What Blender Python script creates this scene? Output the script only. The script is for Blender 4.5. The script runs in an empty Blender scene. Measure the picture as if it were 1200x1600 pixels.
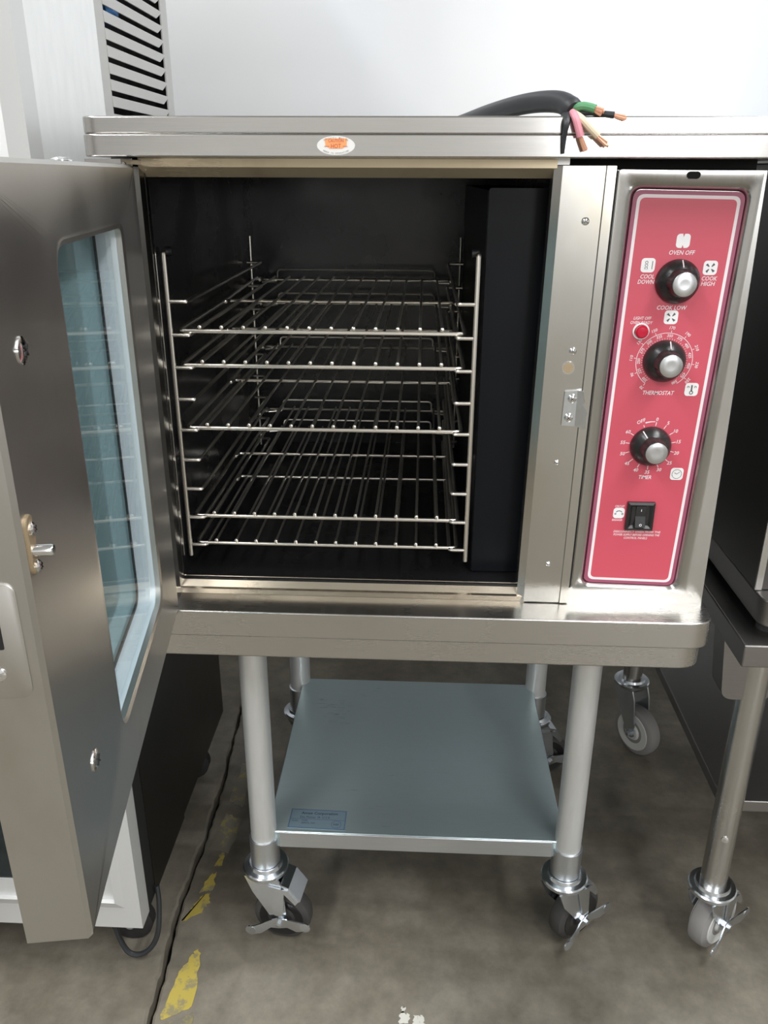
import bpy, bmesh, math, random
from mathutils import Vector, Matrix
random.seed(7)
R = math.radians
S = bpy.context.scene
COL = S.collection

# ---------------------------------------------------------------- camera, light, exposure
CAM = Vector((0.2627, -0.9444, 1.175))
FW = Vector((-0.04189392, 0.92488591, -0.37792983))
RT = Vector((0.99890297, 0.04669379, 0.00354158))
UP = RT.cross(FW)
cd = bpy.data.cameras.new('camera'); cam = bpy.data.objects.new('camera', cd); COL.objects.link(cam)
m = Matrix((RT, UP, -FW)).transposed().to_4x4(); m.translation = CAM
cam.matrix_world = m
cd.sensor_fit = 'AUTO'; cd.sensor_width = 36.0; cd.lens = 1288.62 * 36 / 1600
cd.clip_start = 0.02
S.camera = cam
S.view_settings.view_transform = 'Standard'; S.view_settings.look = 'None'
S.view_settings.gamma = 1; S.view_settings.use_curve_mapping = False
S.view_settings.exposure = 0.22
w = bpy.data.worlds.new('world'); S.world = w; w.use_nodes = True
bg = w.node_tree.nodes['Background']; bg.inputs[0].default_value = (0.93, 0.96, 1.0, 1); bg.inputs[1].default_value = 0.30
def area(name, loc, target, sx, sy, watts, col=(1, 1, 1)):
    l = bpy.data.lights.new(name, 'AREA'); l.shape = 'RECTANGLE'; l.size = sx; l.size_y = sy
    l.energy = watts; l.color = col
    o = bpy.data.objects.new(name, l); COL.objects.link(o); o.location = loc
    d = Vector(target) - Vector(loc)
    o.rotation_euler = d.to_track_quat('-Z', 'Y').to_euler()
    return o
for lx, ly in ((-1.4, -2.0), (1.7, -2.0), (-1.4, -0.45), (1.7, -0.45), (-1.4, -4.2), (1.7, -4.2)):
    area('ceiling_lamp', (lx, ly, 3.3), (lx, ly, 0), 0.3, 1.3, 44, (0.97, 0.985, 1.0))
area('daylight_window', (2.18, -5.9, 1.74), (2.18, 0, 1.74), 0.94, 0.95, 46, (0.97, 0.98, 1.0))

# ---------------------------------------------------------------- materials
MATS = {}
def mat(name, col, rough=0.5, metal=0.0, spec=0.5):
    m = bpy.data.materials.new(name); m.use_nodes = True
    b = m.node_tree.nodes['Principled BSDF']
    b.inputs['Base Color'].default_value = (*col, 1); b.inputs['Roughness'].default_value = rough
    b.inputs['Metallic'].default_value = metal
    b.inputs['Specular IOR Level'].default_value = spec
    MATS[name] = m
    return m
def N(m, t, **kw):
    n = m.node_tree.nodes.new(t)
    for k, v in kw.items():
        if k in n.inputs: n.inputs[k].default_value = v
        else: setattr(n, k, v)
    return n
def L(m, a, b): m.node_tree.links.new(a, b)
def noise(m, scale, stretch=(1, 1, 1), detail=4, rough=0.55):
    tc = N(m, 'ShaderNodeTexCoord'); mp = N(m, 'ShaderNodeMapping'); mp.inputs['Scale'].default_value = stretch
    n = N(m, 'ShaderNodeTexNoise'); n.inputs['Scale'].default_value = scale
    n.inputs['Detail'].default_value = detail; n.inputs['Roughness'].default_value = rough
    L(m, tc.outputs['Object'], mp.inputs[0]); L(m, mp.outputs[0], n.inputs['Vector'])
    return n.outputs['Fac']
def ramp(m, fac, stops):
    r = N(m, 'ShaderNodeValToRGB'); e = r.color_ramp.elements
    while len(e) < len(stops): e.new(0.5)
    for i, (p, c) in enumerate(stops):
        e[i].position = p; e[i].color = (*c, 1) if len(c) == 3 else c
    L(m, fac, r.inputs[0]); return r.outputs[0]
def steel(name, col, rough=0.28, stretch=(1, 40, 40), smudge=0.12, bump=0.05, dirt=None, metal=1.0):
    """brushed sheet: fine grain along one axis, soft smudges in the gloss"""
    m = mat(name, col, rough, metal); b = m.node_tree.nodes['Principled BSDF']
    g = noise(m, 22, stretch, 3); s = noise(m, 5, (1, 1, 1), 4)
    mx = N(m, 'ShaderNodeMath', operation='MULTIPLY_ADD'); L(m, s, mx.inputs[0]); mx.inputs[1].default_value = smudge * 2; mx.inputs[2].default_value = rough - smudge
    mg = N(m, 'ShaderNodeMath', operation='MULTIPLY_ADD'); L(m, g, mg.inputs[0]); mg.inputs[1].default_value = 0.04; L(m, mx.outputs[0], mg.inputs[2])
    L(m, mg.outputs[0], b.inputs['Roughness'])
    c2 = tuple(c * 0.97 for c in col); c1 = tuple(min(1, c * 1.03) for c in col)
    if dirt:
        base = ramp(m, noise(m, 7, (1, 1, 0.5), 5), [(0.3, c1), (0.55, col), (0.75, dirt)])
    else:
        base = ramp(m, g, [(0.3, c2), (0.7, c1)])
    L(m, base, b.inputs['Base Color'])
    bp = N(m, 'ShaderNodeBump'); bp.inputs['Strength'].default_value = bump; bp.inputs['Distance'].default_value = 0.0006
    L(m, g, bp.inputs['Height']); L(m, bp.outputs[0], b.inputs['Normal'])
    return m
steel('steel_h', (0.60, 0.585, 0.56), 0.25, (1, 30, 40), 0.10, 0.02)
steel('steel_canopy', (0.61, 0.595, 0.575), 0.17, (1, 30, 40), 0.06, 0.01)
steel('steel_post', (0.57, 0.555, 0.52), 0.20, (40, 30, 1), 0.09, 0.02, dirt=(0.50, 0.455, 0.36))
steel('steel_v', (0.57, 0.56, 0.535), 0.21, (40, 30, 1), 0.12, 0.025)
steel('steel_door', (0.58, 0.565, 0.535), 0.33, (30, 30, 1), 0.14, 0.03, dirt=(0.48, 0.45, 0.40))
steel('steel_tan', (0.62, 0.52, 0.36), 0.24, (1, 30, 40), 0.1, 0.03, dirt=(0.40, 0.31, 0.20), metal=0.6)
steel('steel_sill', (0.70, 0.62, 0.50), 0.24, (1, 30, 40), 0.1, 0.04, dirt=(0.42, 0.31, 0.2))
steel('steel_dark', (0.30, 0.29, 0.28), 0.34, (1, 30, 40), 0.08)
steel('steel_shaded', (0.10, 0.095, 0.09), 0.36, (40, 30, 1), 0.08, 0.04)  # cabinet steel with the shade of its lower side put into the colour
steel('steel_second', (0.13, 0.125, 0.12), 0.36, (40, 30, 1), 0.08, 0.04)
steel('steel_cabinet', (0.84, 0.85, 0.84), 0.45, (3, 3, 1), 0.08, 0.0, metal=0.5)
steel('galvanized_tube', (0.70, 0.71, 0.70), 0.42, (6, 6, 1), 0.10, 0.0, metal=0.6)
steel('galvanized_shelf', (0.44, 0.535, 0.555), 0.27, (1.5, 45, 45), 0.03, 0.0, metal=0.72)
steel('shelf_edge', (0.66, 0.69, 0.72), 0.33, (1, 30, 30), 0.08, 0.03)
steel('polished_tube', (0.60, 0.59, 0.57), 0.24, (1, 1, 1), 0.03, 0.0)
steel('zinc', (0.72, 0.76, 0.80), 0.2, (8, 8, 8), 0.1, 0.02)
mat('chrome_wire', (0.86, 0.82, 0.75), 0.28, 1.0)
mat('chrome', (0.85, 0.85, 0.85), 0.12, 1.0)
mat('brushed_cap', (0.64, 0.65, 0.66), 0.30, 1.0)
m = mat('black_enamel', (0.010, 0.010, 0.011), 0.22, 0.0, 0.45)
b = m.node_tree.nodes['Principled BSDF']; f = noise(m, 9, (1, 1, 1), 5)
L(m, ramp(m, f, [(0.35, (0.20,) * 3), (0.7, (0.36,) * 3)]), b.inputs['Roughness'])
mat('black_baffle', (0.005, 0.006, 0.008), 0.36, 0.0, 0.17)
mat('black_plastic', (0.018, 0.017, 0.017), 0.3)
mat('black_rubber', (0.022, 0.021, 0.021), 0.6)
mat('tread_rubber', (0.05, 0.048, 0.045), 0.65)
mat('grey_rubber', (0.27, 0.26, 0.25), 0.6)
mat('hub_plastic', (0.62, 0.62, 0.60), 0.5)
mat('dark_hole', (0.01, 0.01, 0.01), 0.8)
mat('panel_red', (0.62, 0.085, 0.125), 0.40)
mat('panel_magenta', (0.36, 0.085, 0.15), 0.4)
mat('print_white', (0.90, 0.80, 0.82), 0.5)
mat('icon_white', (0.92, 0.90, 0.90), 0.5)
mat('icon_grey', (0.10, 0.10, 0.10), 0.5)
mat('lamp_red', (0.55, 0.01, 0.04), 0.15)
mat('cable_black', (0.022, 0.024, 0.027), 0.5)
mat('wire_green', (0.10, 0.30, 0.14), 0.5)
mat('wire_pink', (0.75, 0.30, 0.36), 0.5)
mat('wire_white', (0.74, 0.62, 0.44), 0.5)
mat('copper', (0.80, 0.42, 0.28), 0.45, 0.4)
mat('sticker_white', (0.80, 0.79, 0.76), 0.5)
mat('sticker_orange', (0.90, 0.38, 0.15), 0.5)
mat('sticker_text', (0.62, 0.12, 0.06), 0.5)
mat('sticker_grey', (0.25, 0.25, 0.25), 0.5)
mat('label_blue', (0.26, 0.36, 0.42), 0.42, 0.6)
mat('label_ink', (0.03, 0.05, 0.08), 0.5)
mat('label_line', (0.05, 0.10, 0.22), 0.5)
mat('rust_tan', (0.44, 0.34, 0.22), 0.4, 0.6)
mat('louver_paint', (0.44, 0.44, 0.42), 0.5)
mat('frame_white', (0.62, 0.625, 0.615), 0.35, 0.3)
mat('gasket_gap_black', (0.012, 0.012, 0.012), 0.6)
mat('dark_glass', (0.012, 0.020, 0.022), 0.05)
mat('jamb_white', (0.84, 0.87, 0.90), 0.4, 0.0)
mat('room_paint', (0.72, 0.71, 0.69), 0.7)
mat('ceiling_paint', (0.70, 0.70, 0.70), 0.8)
mat('fan_blue', (0.03, 0.16, 0.42), 0.4)
# glass: clear sheet that reflects by angle and lets tinted light through
def glass(name, tint):
    m = bpy.data.materials.new(name); m.use_nodes = True; nt = m.node_tree; nt.nodes.clear()
    o = N(m, 'ShaderNodeOutputMaterial'); mx = N(m, 'ShaderNodeMixShader'); ge = N(m, 'ShaderNodeNewGeometry'); dp = N(m, 'ShaderNodeVectorMath', operation='DOT_PRODUCT')
    L(m, ge.outputs['Normal'], dp.inputs[0]); L(m, ge.outputs['Incoming'], dp.inputs[1])
    ab = N(m, 'ShaderNodeMath', operation='ABSOLUTE'); L(m, dp.outputs['Value'], ab.inputs[0])
    om = N(m, 'ShaderNodeMath', operation='SUBTRACT'); om.inputs[0].default_value = 1; L(m, ab.outputs[0], om.inputs[1])
    pw = N(m, 'ShaderNodeMath', operation='POWER'); L(m, om.outputs[0], pw.inputs[0]); pw.inputs[1].default_value = 5
    fr = N(m, 'ShaderNodeMath', operation='MULTIPLY_ADD'); L(m, pw.outputs[0], fr.inputs[0]); fr.inputs[1].default_value = 0.55; fr.inputs[2].default_value = 0.04
    t = N(m, 'ShaderNodeBsdfTransparent'); t.inputs[0].default_value = (*tint, 1)
    g = N(m, 'ShaderNodeBsdfGlossy'); g.inputs['Roughness'].default_value = 0.02
    L(m, fr.outputs[0], mx.inputs[0]); L(m, t.outputs[0], mx.inputs[1]); L(m, g.outputs[0], mx.inputs[2]); L(m, mx.outputs[0], o.inputs[0])
    MATS[name] = m
glass('glass_inner', (0.95, 0.975, 0.985))
glass('glass_outer', (0.70, 0.84, 0.86))
m = MATS['glass_outer']; nt = m.node_tree; o = nt.nodes['Material Output']; last = o.inputs[0].links[0].from_socket
df = N(m, 'ShaderNodeBsdfDiffuse'); df.inputs[0].default_value = (0.36, 0.49, 0.50, 1)
mx2 = N(m, 'ShaderNodeMixShader'); mx2.inputs[0].default_value = 0.44
L(m, last, mx2.inputs[1]); L(m, df.outputs[0], mx2.inputs[2]); L(m, mx2.outputs[0], o.inputs[0])
# concrete
m = mat('concrete', (0.2, 0.18, 0.15), 0.5); b = m.node_tree.nodes['Principled BSDF']
n1 = noise(m, 4.5, (1, 1, 1), 6, 0.62); n2 = noise(m, 26, (1, 1, 1), 5, 0.7)
c1 = ramp(m, n1, [(0.28, (0.120, 0.104, 0.078)), (0.5, (0.198, 0.176, 0.138)), (0.72, (0.285, 0.258, 0.208))])
c2 = ramp(m, n2, [(0.3, (0.72,) * 3), (0.62, (1.0,) * 3), (0.8, (1.15, 1.12, 1.05))])
mm = N(m, 'ShaderNodeMix', data_type='RGBA', blend_type='MULTIPLY'); mm.inputs[0].default_value = 1
L(m, c1, mm.inputs[6]); L(m, c2, mm.inputs[7]); L(m, mm.outputs[2], b.inputs['Base Color'])
L(m, ramp(m, n1, [(0.3, (0.32,) * 3), (0.7, (0.55,) * 3)]), b.inputs['Roughness'])
bp = N(m, 'ShaderNodeBump'); bp.inputs['Strength'].default_value = 0.15; bp.inputs['Distance'].default_value = 0.002
L(m, n2, bp.inputs['Height']); L(m, bp.outputs[0], b.inputs['Normal'])
def paint(name, col, under, thr, scale):
    m = mat(name, col, 0.55); b = m.node_tree.nodes['Principled BSDF']
    f = noise(m, scale, (1, 1, 1), 6, 0.7)
    L(m, ramp(m, f, [(thr - 0.04, under), (thr + 0.04, col)]), b.inputs['Base Color'])
paint('yellow_paint', (0.44, 0.345, 0.07), (0.25, 0.22, 0.12), 0.46, 40)
paint('old_yellow', (0.27, 0.23, 0.09), (0.17, 0.155, 0.12), 0.54, 40)
paint('white_paint', (0.62, 0.61, 0.55), (0.3, 0.28, 0.24), 0.36, 60)
# back wall: satin white metal sheet with faint cool patches
m = mat('wall_sheet', (0.7, 0.7, 0.7), 0.36, 0.2); b = m.node_tree.nodes['Principled BSDF']
L(m, ramp(m, noise(m, 1.6, (1, 1, 0.5), 3), [(0.35, (0.65, 0.68, 0.725)), (0.65, (0.71, 0.715, 0.72))]), b.inputs['Base Color'])
L(m, ramp(m, noise(m, 3, (1, 1, 0.4), 4), [(0.3, (0.26,) * 3), (0.7, (0.42,) * 3)]), b.inputs['Roughness'])

# ---------------------------------------------------------------- mesh helpers
def root_of(o):
    while o.parent: o = o.parent
    return o
def thing(name, label, cat, loc=(0, 0, 0), group=None):
    o = bpy.data.objects.new(name, None); COL.objects.link(o); o.location = loc; o.empty_display_size = 0.05
    o['label'] = label; o['category'] = cat
    if group: o['group'] = group
    return o
def tag(o, label, cat, group=None):
    o['label'] = label; o['category'] = cat
    if group: o['group'] = group
    return o
def obj(name, bm, material, parent=None, ang=35, label=None, world=True, bevel=0):
    """link a bmesh as one object; coordinates are world unless world=False"""
    if parent is not None and world:
        bmesh.ops.translate(bm, verts=bm.verts, vec=-root_of(parent).location)
    bmesh.ops.remove_doubles(bm, verts=bm.verts, dist=1e-6)
    bmesh.ops.recalc_face_normals(bm, faces=bm.faces)
    me = bpy.data.meshes.new(name); bm.to_mesh(me); bm.free()
    ms = material if isinstance(material, (list, tuple)) else [material]
    for k in ms: me.materials.append(MATS[k])
    for p in me.polygons: p.use_smooth = True
    me.set_sharp_from_angle(angle=R(ang))
    o = bpy.data.objects.new(name, me); COL.objects.link(o)
    if parent is not None: o.parent = parent
    if bevel:
        bv = o.modifiers.new('bevel', 'BEVEL'); bv.width = bevel; bv.segments = 2; bv.limit_method = 'ANGLE'; bv.angle_limit = R(40)
        bv.harden_normals = False
    if label: o['label'] = label
    return o
def BM(): return bmesh.new()
def box(bm, x0, x1, y0, y1, z0, z1, mi=0):
    v = [bm.verts.new((x, y, z)) for x in (x0, x1) for y in (y0, y1) for z in (z0, z1)]
    for f in ((0, 1, 3, 2), (4, 6, 7, 5), (0, 4, 5, 1), (2, 3, 7, 6), (0, 2, 6, 4), (1, 5, 7, 3)):
        bm.faces.new([v[i] for i in f]).material_index = mi
    return bm
def loft(bm, loops, cap0=True, cap1=True, mi=0):
    rows = [[bm.verts.new(p) for p in lp] for lp in loops]
    n = len(rows[0])
    for a, b in zip(rows, rows[1:]):
        for i in range(n):
            j = (i + 1) % n
            bm.faces.new((a[i], a[j], b[j], b[i])).material_index = mi
    if cap0: bm.faces.new(rows[0][::-1]).material_index = mi
    if cap1: bm.faces.new(rows[-1]).material_index = mi
    return rows
def ring(bm, a0, b0, a1, b1, mi=0):
    """closed ring solid between outer/inner loops at two levels"""
    rs = [[bm.verts.new(p) for p in lp] for lp in (a0, a1, b1, b0)]
    n = len(a0)
    for k in range(4):
        p, q = rs[k], rs[(k + 1) % 4]
        for i in range(n):
            j = (i + 1) % n
            bm.faces.new((p[i], p[j], q[j], q[i])).material_index = mi
def circ(c, r, axis, n=20, ph=0.0):
    axis = Vector(axis).normalized(); c = Vector(c)
    u = axis.orthogonal().normalized()
    if abs(axis.z) > 0.9: u = Vector((1, 0, 0))
    v = axis.cross(u)
    return [c + (u * math.cos(2 * math.pi * (i / n) + ph) + v * math.sin(2 * math.pi * (i / n) + ph)) * r for i in range(n)]
def cyl(bm, p0, p1, r0, r1=None, n=20, mi=0):
    r1 = r0 if r1 is None else r1
    ax = Vector(p1) - Vector(p0)
    loft(bm, [circ(p0, r0, ax, n), circ(p1, r1, ax, n)], mi=mi)
def lathe(bm, c, axis, prof, n=28, mi=0):
    """prof: (distance along axis, radius)"""
    c = Vector(c); a = Vector(axis).normalized()
    loft(bm, [circ(c + a * h, max(r, 1e-4), a, n) for h, r in prof], mi=mi)
def fillet(pts, r, k=5):
    pts = [Vector(p) for p in pts]; out = [pts[0]]
    for a, b, c in zip(pts, pts[1:], pts[2:]):
        d1 = (a - b); d2 = (c - b); rr = min(r, d1.length * 0.49, d2.length * 0.49)
        p = b + d1.normalized() * rr; q = b + d2.normalized() * rr
        for i in range(k + 1):
            t = i / k; out.append(p * (1 - t) ** 2 + b * 2 * t * (1 - t) + q * t * t)
    out.append(pts[-1]); return out
def tube(bm, pts, r, n=8, mi=0, closed=False):
    pts = [Vector(p) for p in pts]
    rad = r if isinstance(r, (list, tuple)) else [r] * len(pts)
    N_ = len(pts); loops = []
    prev = None
    for i, p in enumerate(pts):
        if closed: t = (pts[(i + 1) % N_] - pts[i - 1]).normalized()
        else: t = (pts[min(i + 1, N_ - 1)] - pts[max(i - 1, 0)]).normalized()
        if prev is None:
            u = t.orthogonal().normalized()
        else:
            u = (prev - t * prev.dot(t)).normalized()
        prev = u; v = t.cross(u)
        loops.append([p + (u * math.cos(2 * math.pi * k / n) + v * math.sin(2 * math.pi * k / n)) * rad[i] for k in range(n)])
    if closed: loft(bm, loops + [loops[0]], False, False, mi)
    else: loft(bm, loops, mi=mi)
def rrect(w, h, r, k=5):
    """2-D rounded rectangle centred on 0"""
    out = []
    for sx, sy, a0 in ((1, 1, 0), (-1, 1, 90), (-1, -1, 180), (1, -1, 270)):
        for i in range(k + 1):
            a = R(a0 + 90 * i / k)
            out.append((sx * (w / 2 - r) + r * math.cos(a), sy * (h / 2 - r) + r * math.sin(a)))
    return out
def rquad(P, r, k=6):
    """2-D polygon with rounded corners"""
    out = []; n = len(P)
    for i in range(n):
        a, b, c = Vector(P[i - 1]), Vector(P[i]), Vector(P[(i + 1) % n])
        rr = r[i] if isinstance(r, (list, tuple)) else r
        if rr <= 0: rr = 1e-5
        p = b + (a - b).normalized() * rr; q = b + (c - b).normalized() * rr
        for j in range(k + 1):
            t = j / k; out.append(tuple(p * (1 - t) ** 2 + b * 2 * t * (1 - t) + q * t * t))
    return out
def inset(P, d):
    c = Vector((sum(p[0] for p in P) / len(P), sum(p[1] for p in P) / len(P)))
    n = len(P); out = []
    for i in range(n):
        a, b, e = Vector(P[i - 1]), Vector(P[i]), Vector(P[(i + 1) % n])
        n1 = (b - a).normalized(); n2 = (e - b).normalized()
        n1 = Vector((-n1.y, n1.x)); n2 = Vector((-n2.y, n2.x))
        if n1.dot(c - b) < 0: n1 = -n1
        if n2.dot(c - b) < 0: n2 = -n2
        m = (n1 + n2); m = m / max(0.3, (1 + n1.dot(n2)))
        out.append(tuple(b + m * d))
    return out
def XZ(P, y): return [(p[0], y, p[1]) for p in P]
def XY(P, z): return [(p[0], p[1], z) for p in P]
def plate_xz(bm, P, y0, y1, mi=0): loft(bm, [XZ(P, y0), XZ(P, y1)], mi=mi)
def plate_xy(bm, P, z0, z1, mi=0): loft(bm, [XY(P, z0), XY(P, z1)], mi=mi)
def screw(bm, c, axis, r, h):
    lathe(bm, c, axis, [(-0.001, r), (h * 0.35, r), (h * 0.8, r * 0.72), (h, r * 0.3), (h, 0.0001)], 16)
    a = Vector(axis).normalized(); c = Vector(c) + a * h
    u = a.orthogonal().normalized()
    for t in (u, a.cross(u)):
        p = c - t * r * 0.5; q = c + t * r * 0.5
        tube(bm, [p, q], r * 0.09, 4, 1)
FONT_CACHE = {}
def text_bm(bm, s, to3d, width=None, height=None, shear=0.0, weight=0.0, rot=0.0, th=0.0003, mi=0):
    """flat lettering as thin geometry; to3d maps (u, v, depth) to a point"""
    c = bpy.data.curves.new('t', 'FONT'); c.body = s; c.align_x = 'CENTER'; c.align_y = 'CENTER'; c.size = 1
    c.shear = shear; c.offset = weight; c.resolution_u = 2
    o = bpy.data.objects.new('t', c); COL.objects.link(o)
    bpy.context.view_layer.update()
    me = o.to_mesh()
    vs = [v.co.copy() for v in me.vertices]; fs = [tuple(p.vertices) for p in me.polygons]
    o.to_mesh_clear(); bpy.data.objects.remove(o); bpy.data.curves.remove(c)
    x0 = min(v.x for v in vs); x1 = max(v.x for v in vs); y0 = min(v.y for v in vs); y1 = max(v.y for v in vs)
    if width: k = width / (x1 - x0); ky = (height / (y1 - y0)) if height else k
    else: k = ky = height / (y1 - y0)
    cr, sr = math.cos(rot), math.sin(rot)
    out = []
    for v in vs:
        u = (v.x - (x0 + x1) / 2) * k; t = (v.y - (y0 + y1) / 2) * ky
        out.append(bm.verts.new(to3d(u * cr - t * sr, u * sr + t * cr, 0)))
    for f in fs:
        try: bm.faces.new([out[i] for i in f]).material_index = mi
        except ValueError: pass
def struct(o): o['kind'] = 'structure'; return o

# ---------------------------------------------------------------- the setting
def joint_x(y):
    pts = [(-6, -0.10), (-1.5, -0.10), (-0.11, -0.1215), (0.126, -0.1382), (0.28, -0.130), (0.465, -0.137), (0.70, -0.152), (1.0, -0.155)]
    for (a, xa), (b, xb) in zip(pts, pts[1:]):
        if a <= y <= b: return xa + (xb - xa) * (y - a) / (b - a)
    return -0.15
bm = BM(); box(bm, -5, 5, -6, 0.97, -0.06, -0.024)
floor = struct(obj('floor', bm, 'dark_hole'))
ys = [-6, -4, -2.5, -1.5] + [-1.2 + 0.012 * i for i in range(180)] + [0.97]
for side in (-1, 1):
    bm = BM(); top = []; rng = random.Random(side + 5)
    jit = 0.0
    for y in ys:
        jit = jit * 0.6 + rng.uniform(-1, 1) * 0.0022
        top.append((joint_x(y) + side * 0.0042 + jit, y))
    far = 5 * side
    for z in (0,):
        vt = [bm.verts.new((x, y, 0)) for x, y in top]; vf = [bm.verts.new((far, y, 0)) for x, y in top]
        vb = [bm.verts.new((x - side * 0.003, y, -0.026)) for x, y in top]
        vl = [bm.verts.new((x + side * 0.004, y, 0.0)) for x, y in top]
        for i in range(len(top) - 1):
            bm.faces.new((vl[i], vl[i + 1], vf[i + 1], vf[i]))
            bm.faces.new((vt[i], vt[i + 1], vl[i + 1], vl[i]))
            bm.faces.new((vb[i], vb[i + 1], vt[i + 1], vt[i]))
    for v in vt: v.co.z = -0.002 - rng.random() * 0.002
    obj('concrete_slab', bm, 'concrete', floor)
def blob(P, jag, seed, sub=6):
    rng = random.Random(seed); out = []
    for i in range(len(P)):
        a, b = Vector(P[i]), Vector(P[(i + 1) % len(P)])
        for j in range(sub):
            p = a.lerp(b, j / sub); out.append((p.x + rng.uniform(-jag, jag), p.y + rng.uniform(-jag, jag)))
    return out
for i, (P, mt) in enumerate((
        ([(-0.110, -0.105), (-0.066, -0.080), (-0.076, 0.005), (-0.084, 0.022), (-0.092, 0.002), (-0.106, -0.035)], 'yellow_paint'),
        ([(-0.124, 0.072), (-0.096, 0.095), (-0.086, 0.118), (-0.092, 0.135), (-0.104, 0.128), (-0.115, 0.100)], 'yellow_paint'),
        ([(-0.112, 0.135), (-0.088, 0.142), (-0.090, 0.180), (-0.100, 0.176)], 'yellow_paint'),
        ([(-0.097, 0.195), (-0.086, 0.198), (-0.086, 0.225), (-0.094, 0.228)], 'yellow_paint'),
        ([(-0.118, 0.236), (-0.078, 0.228), (-0.072, 0.315), (-0.108, 0.33)], 'old_yellow'),
        ([(-0.108, 0.36), (-0.078, 0.35), (-0.072, 0.47), (-0.104, 0.48)], 'old_yellow'),
        ([(-0.106, -0.16), (-0.060, -0.14), (-0.062, -0.088), (-0.106, -0.114)], 'old_yellow'))):
    bm = BM(); plate_xy(bm, blob(P, 0.0028, i), 0.0002, 0.0008); obj('yellow_paint', bm, mt, floor)
for i, (x, y, r) in enumerate(((0.257, -0.083, 0.008), (0.279, -0.086, 0.0085), (0.255, -0.068, 0.0035), (-0.165, -0.125, 0.009))):
    bm = BM(); plate_xy(bm, blob([(x - r, y - r), (x + r, y - r * 0.8), (x + r * 0.8, y + r), (x - r * 0.8, y + r * 0.9)], 0.0022, i + 40, 5), 0.0002, 0.0008)
    obj('white_paint_spot', bm, 'white_paint', floor)
bm = BM(); box(bm, -5, 5, 0.95, 1.05, 0, 4.2)
wall = struct(obj('wall_back', bm, 'wall_sheet'))
for nm, bx, mt in (('wall_front', (-5, 5, -6.1, -6.0, -0.05, 3.6), 'room_paint'), ('wall_left', (-5.1, -5, -6, 0.95, -0.05, 3.6), 'room_paint'),
                   ('wall_right', (5, 5.1, -6, 0.95, -0.05, 3.6), 'room_paint'), ('ceiling', (-5.1, 5.1, -6.1, 0.97, 3.6, 3.7), 'ceiling_paint')):
    bm = BM(); box(bm, *bx); struct(obj(nm, bm, mt))

# ---------------------------------------------------------------- convection oven
OV = thing('convection_oven', 'stainless steel convection oven with open door and red control panel, on the wheeled stand', 'oven', (0.28, 0.3, 0.632))
YB = 0.64
# cabinet walls round the black cooking chamber
bm = BM()
box(bm, -0.074, -0.0455, 0.004, YB, 0.671, 1.190)
box(bm, -0.0455, 0.4150, 0.012, YB, 1.186, 1.192)
box(bm, -0.0455, 0.4150, 0.012, YB, 0.671, 0.685)
box(bm, -0.0455, 0.4150, YB - 0.01, YB, 0.685, 1.186)
obj('cabinet_shell', bm, 'steel_v', OV)
bm = BM()
prof = [(0.4150, 0.671), (0.6237, 0.671), (0.6173, 1.181), (0.4150, 1.181)]
plate_xz(bm, prof, 0.0, YB); obj('control_housing', bm, 'steel_v', OV)
bm = BM(); box(bm, 0.4150, 0.6165, 0.030, YB, 1.181, 1.1915); obj('housing_gap_shade', bm, 'dark_hole', OV)  # near-black box paints the shadow in the gap under the canopy
# chamber liner: five enamelled walls
bm = BM()
box(bm, -0.0445, -0.0405, 0.006, 0.605, 0.686, 1.185)
box(bm, 0.4090, 0.4125, 0.010, 0.605, 0.686, 1.185)
box(bm, -0.0405, 0.4090, 0.006, 0.605, 0.686, 0.690)
box(bm, -0.0405, 0.4090, 0.006, 0.605, 1.181, 1.185)
box(bm, -0.0405, 0.4090, 0.600, 0.605, 0.690, 1.181)
obj('chamber_liner', bm, 'black_enamel', OV)
# air baffle at the right of the chamber: front flange and perforated-side box
bm = BM()
P = [(0.3335, 0.6915), (0.4050, 0.6915), (0.4070, 1.1625), (0.3335, 1.1625)]
plate_xz(bm, rquad(P, 0.003, 3), 0.040, 0.044)
box(bm, 0.3325, 0.3365, 0.044, 0.59, 0.6915, 1.160)
box(bm, 0.336, 0.406, 0.044, 0.59, 1.156, 1.160)
obj('air_baffle', bm, 'black_baffle', OV)
# lintel, sill, jamb: folded frame of the opening
def fold(x0, x1, prof):
    bm = BM(); loft(bm, [[(x0, y, z) for y, z in prof], [(x1, y, z) for y, z in prof]]); return bm
obj('lintel', fold(-0.05, 0.400, [(-0.003, 1.191), (-0.003, 1.1825), (0.012, 1.1725), (0.012, 1.191)]), 'steel_tan', OV, 20)
obj('sill', fold(-0.05, 0.400, [(-0.003, 0.6712), (-0.005, 0.6790), (-0.001, 0.6800), (0.010, 0.6905), (0.012, 0.6905), (0.012, 0.6712)]), 'steel_sill', OV, 20)
bm = BM(); loft(bm, [[(x, y, z) for x, y in ((-0.0505, -0.003), (-0.044, -0.003), (-0.0395, 0.010), (-0.0395, 0.014), (-0.0505, 0.014))] for z in (0.668, 1.191)])
obj('jamb', bm, 'steel_v', OV, 20)
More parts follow.
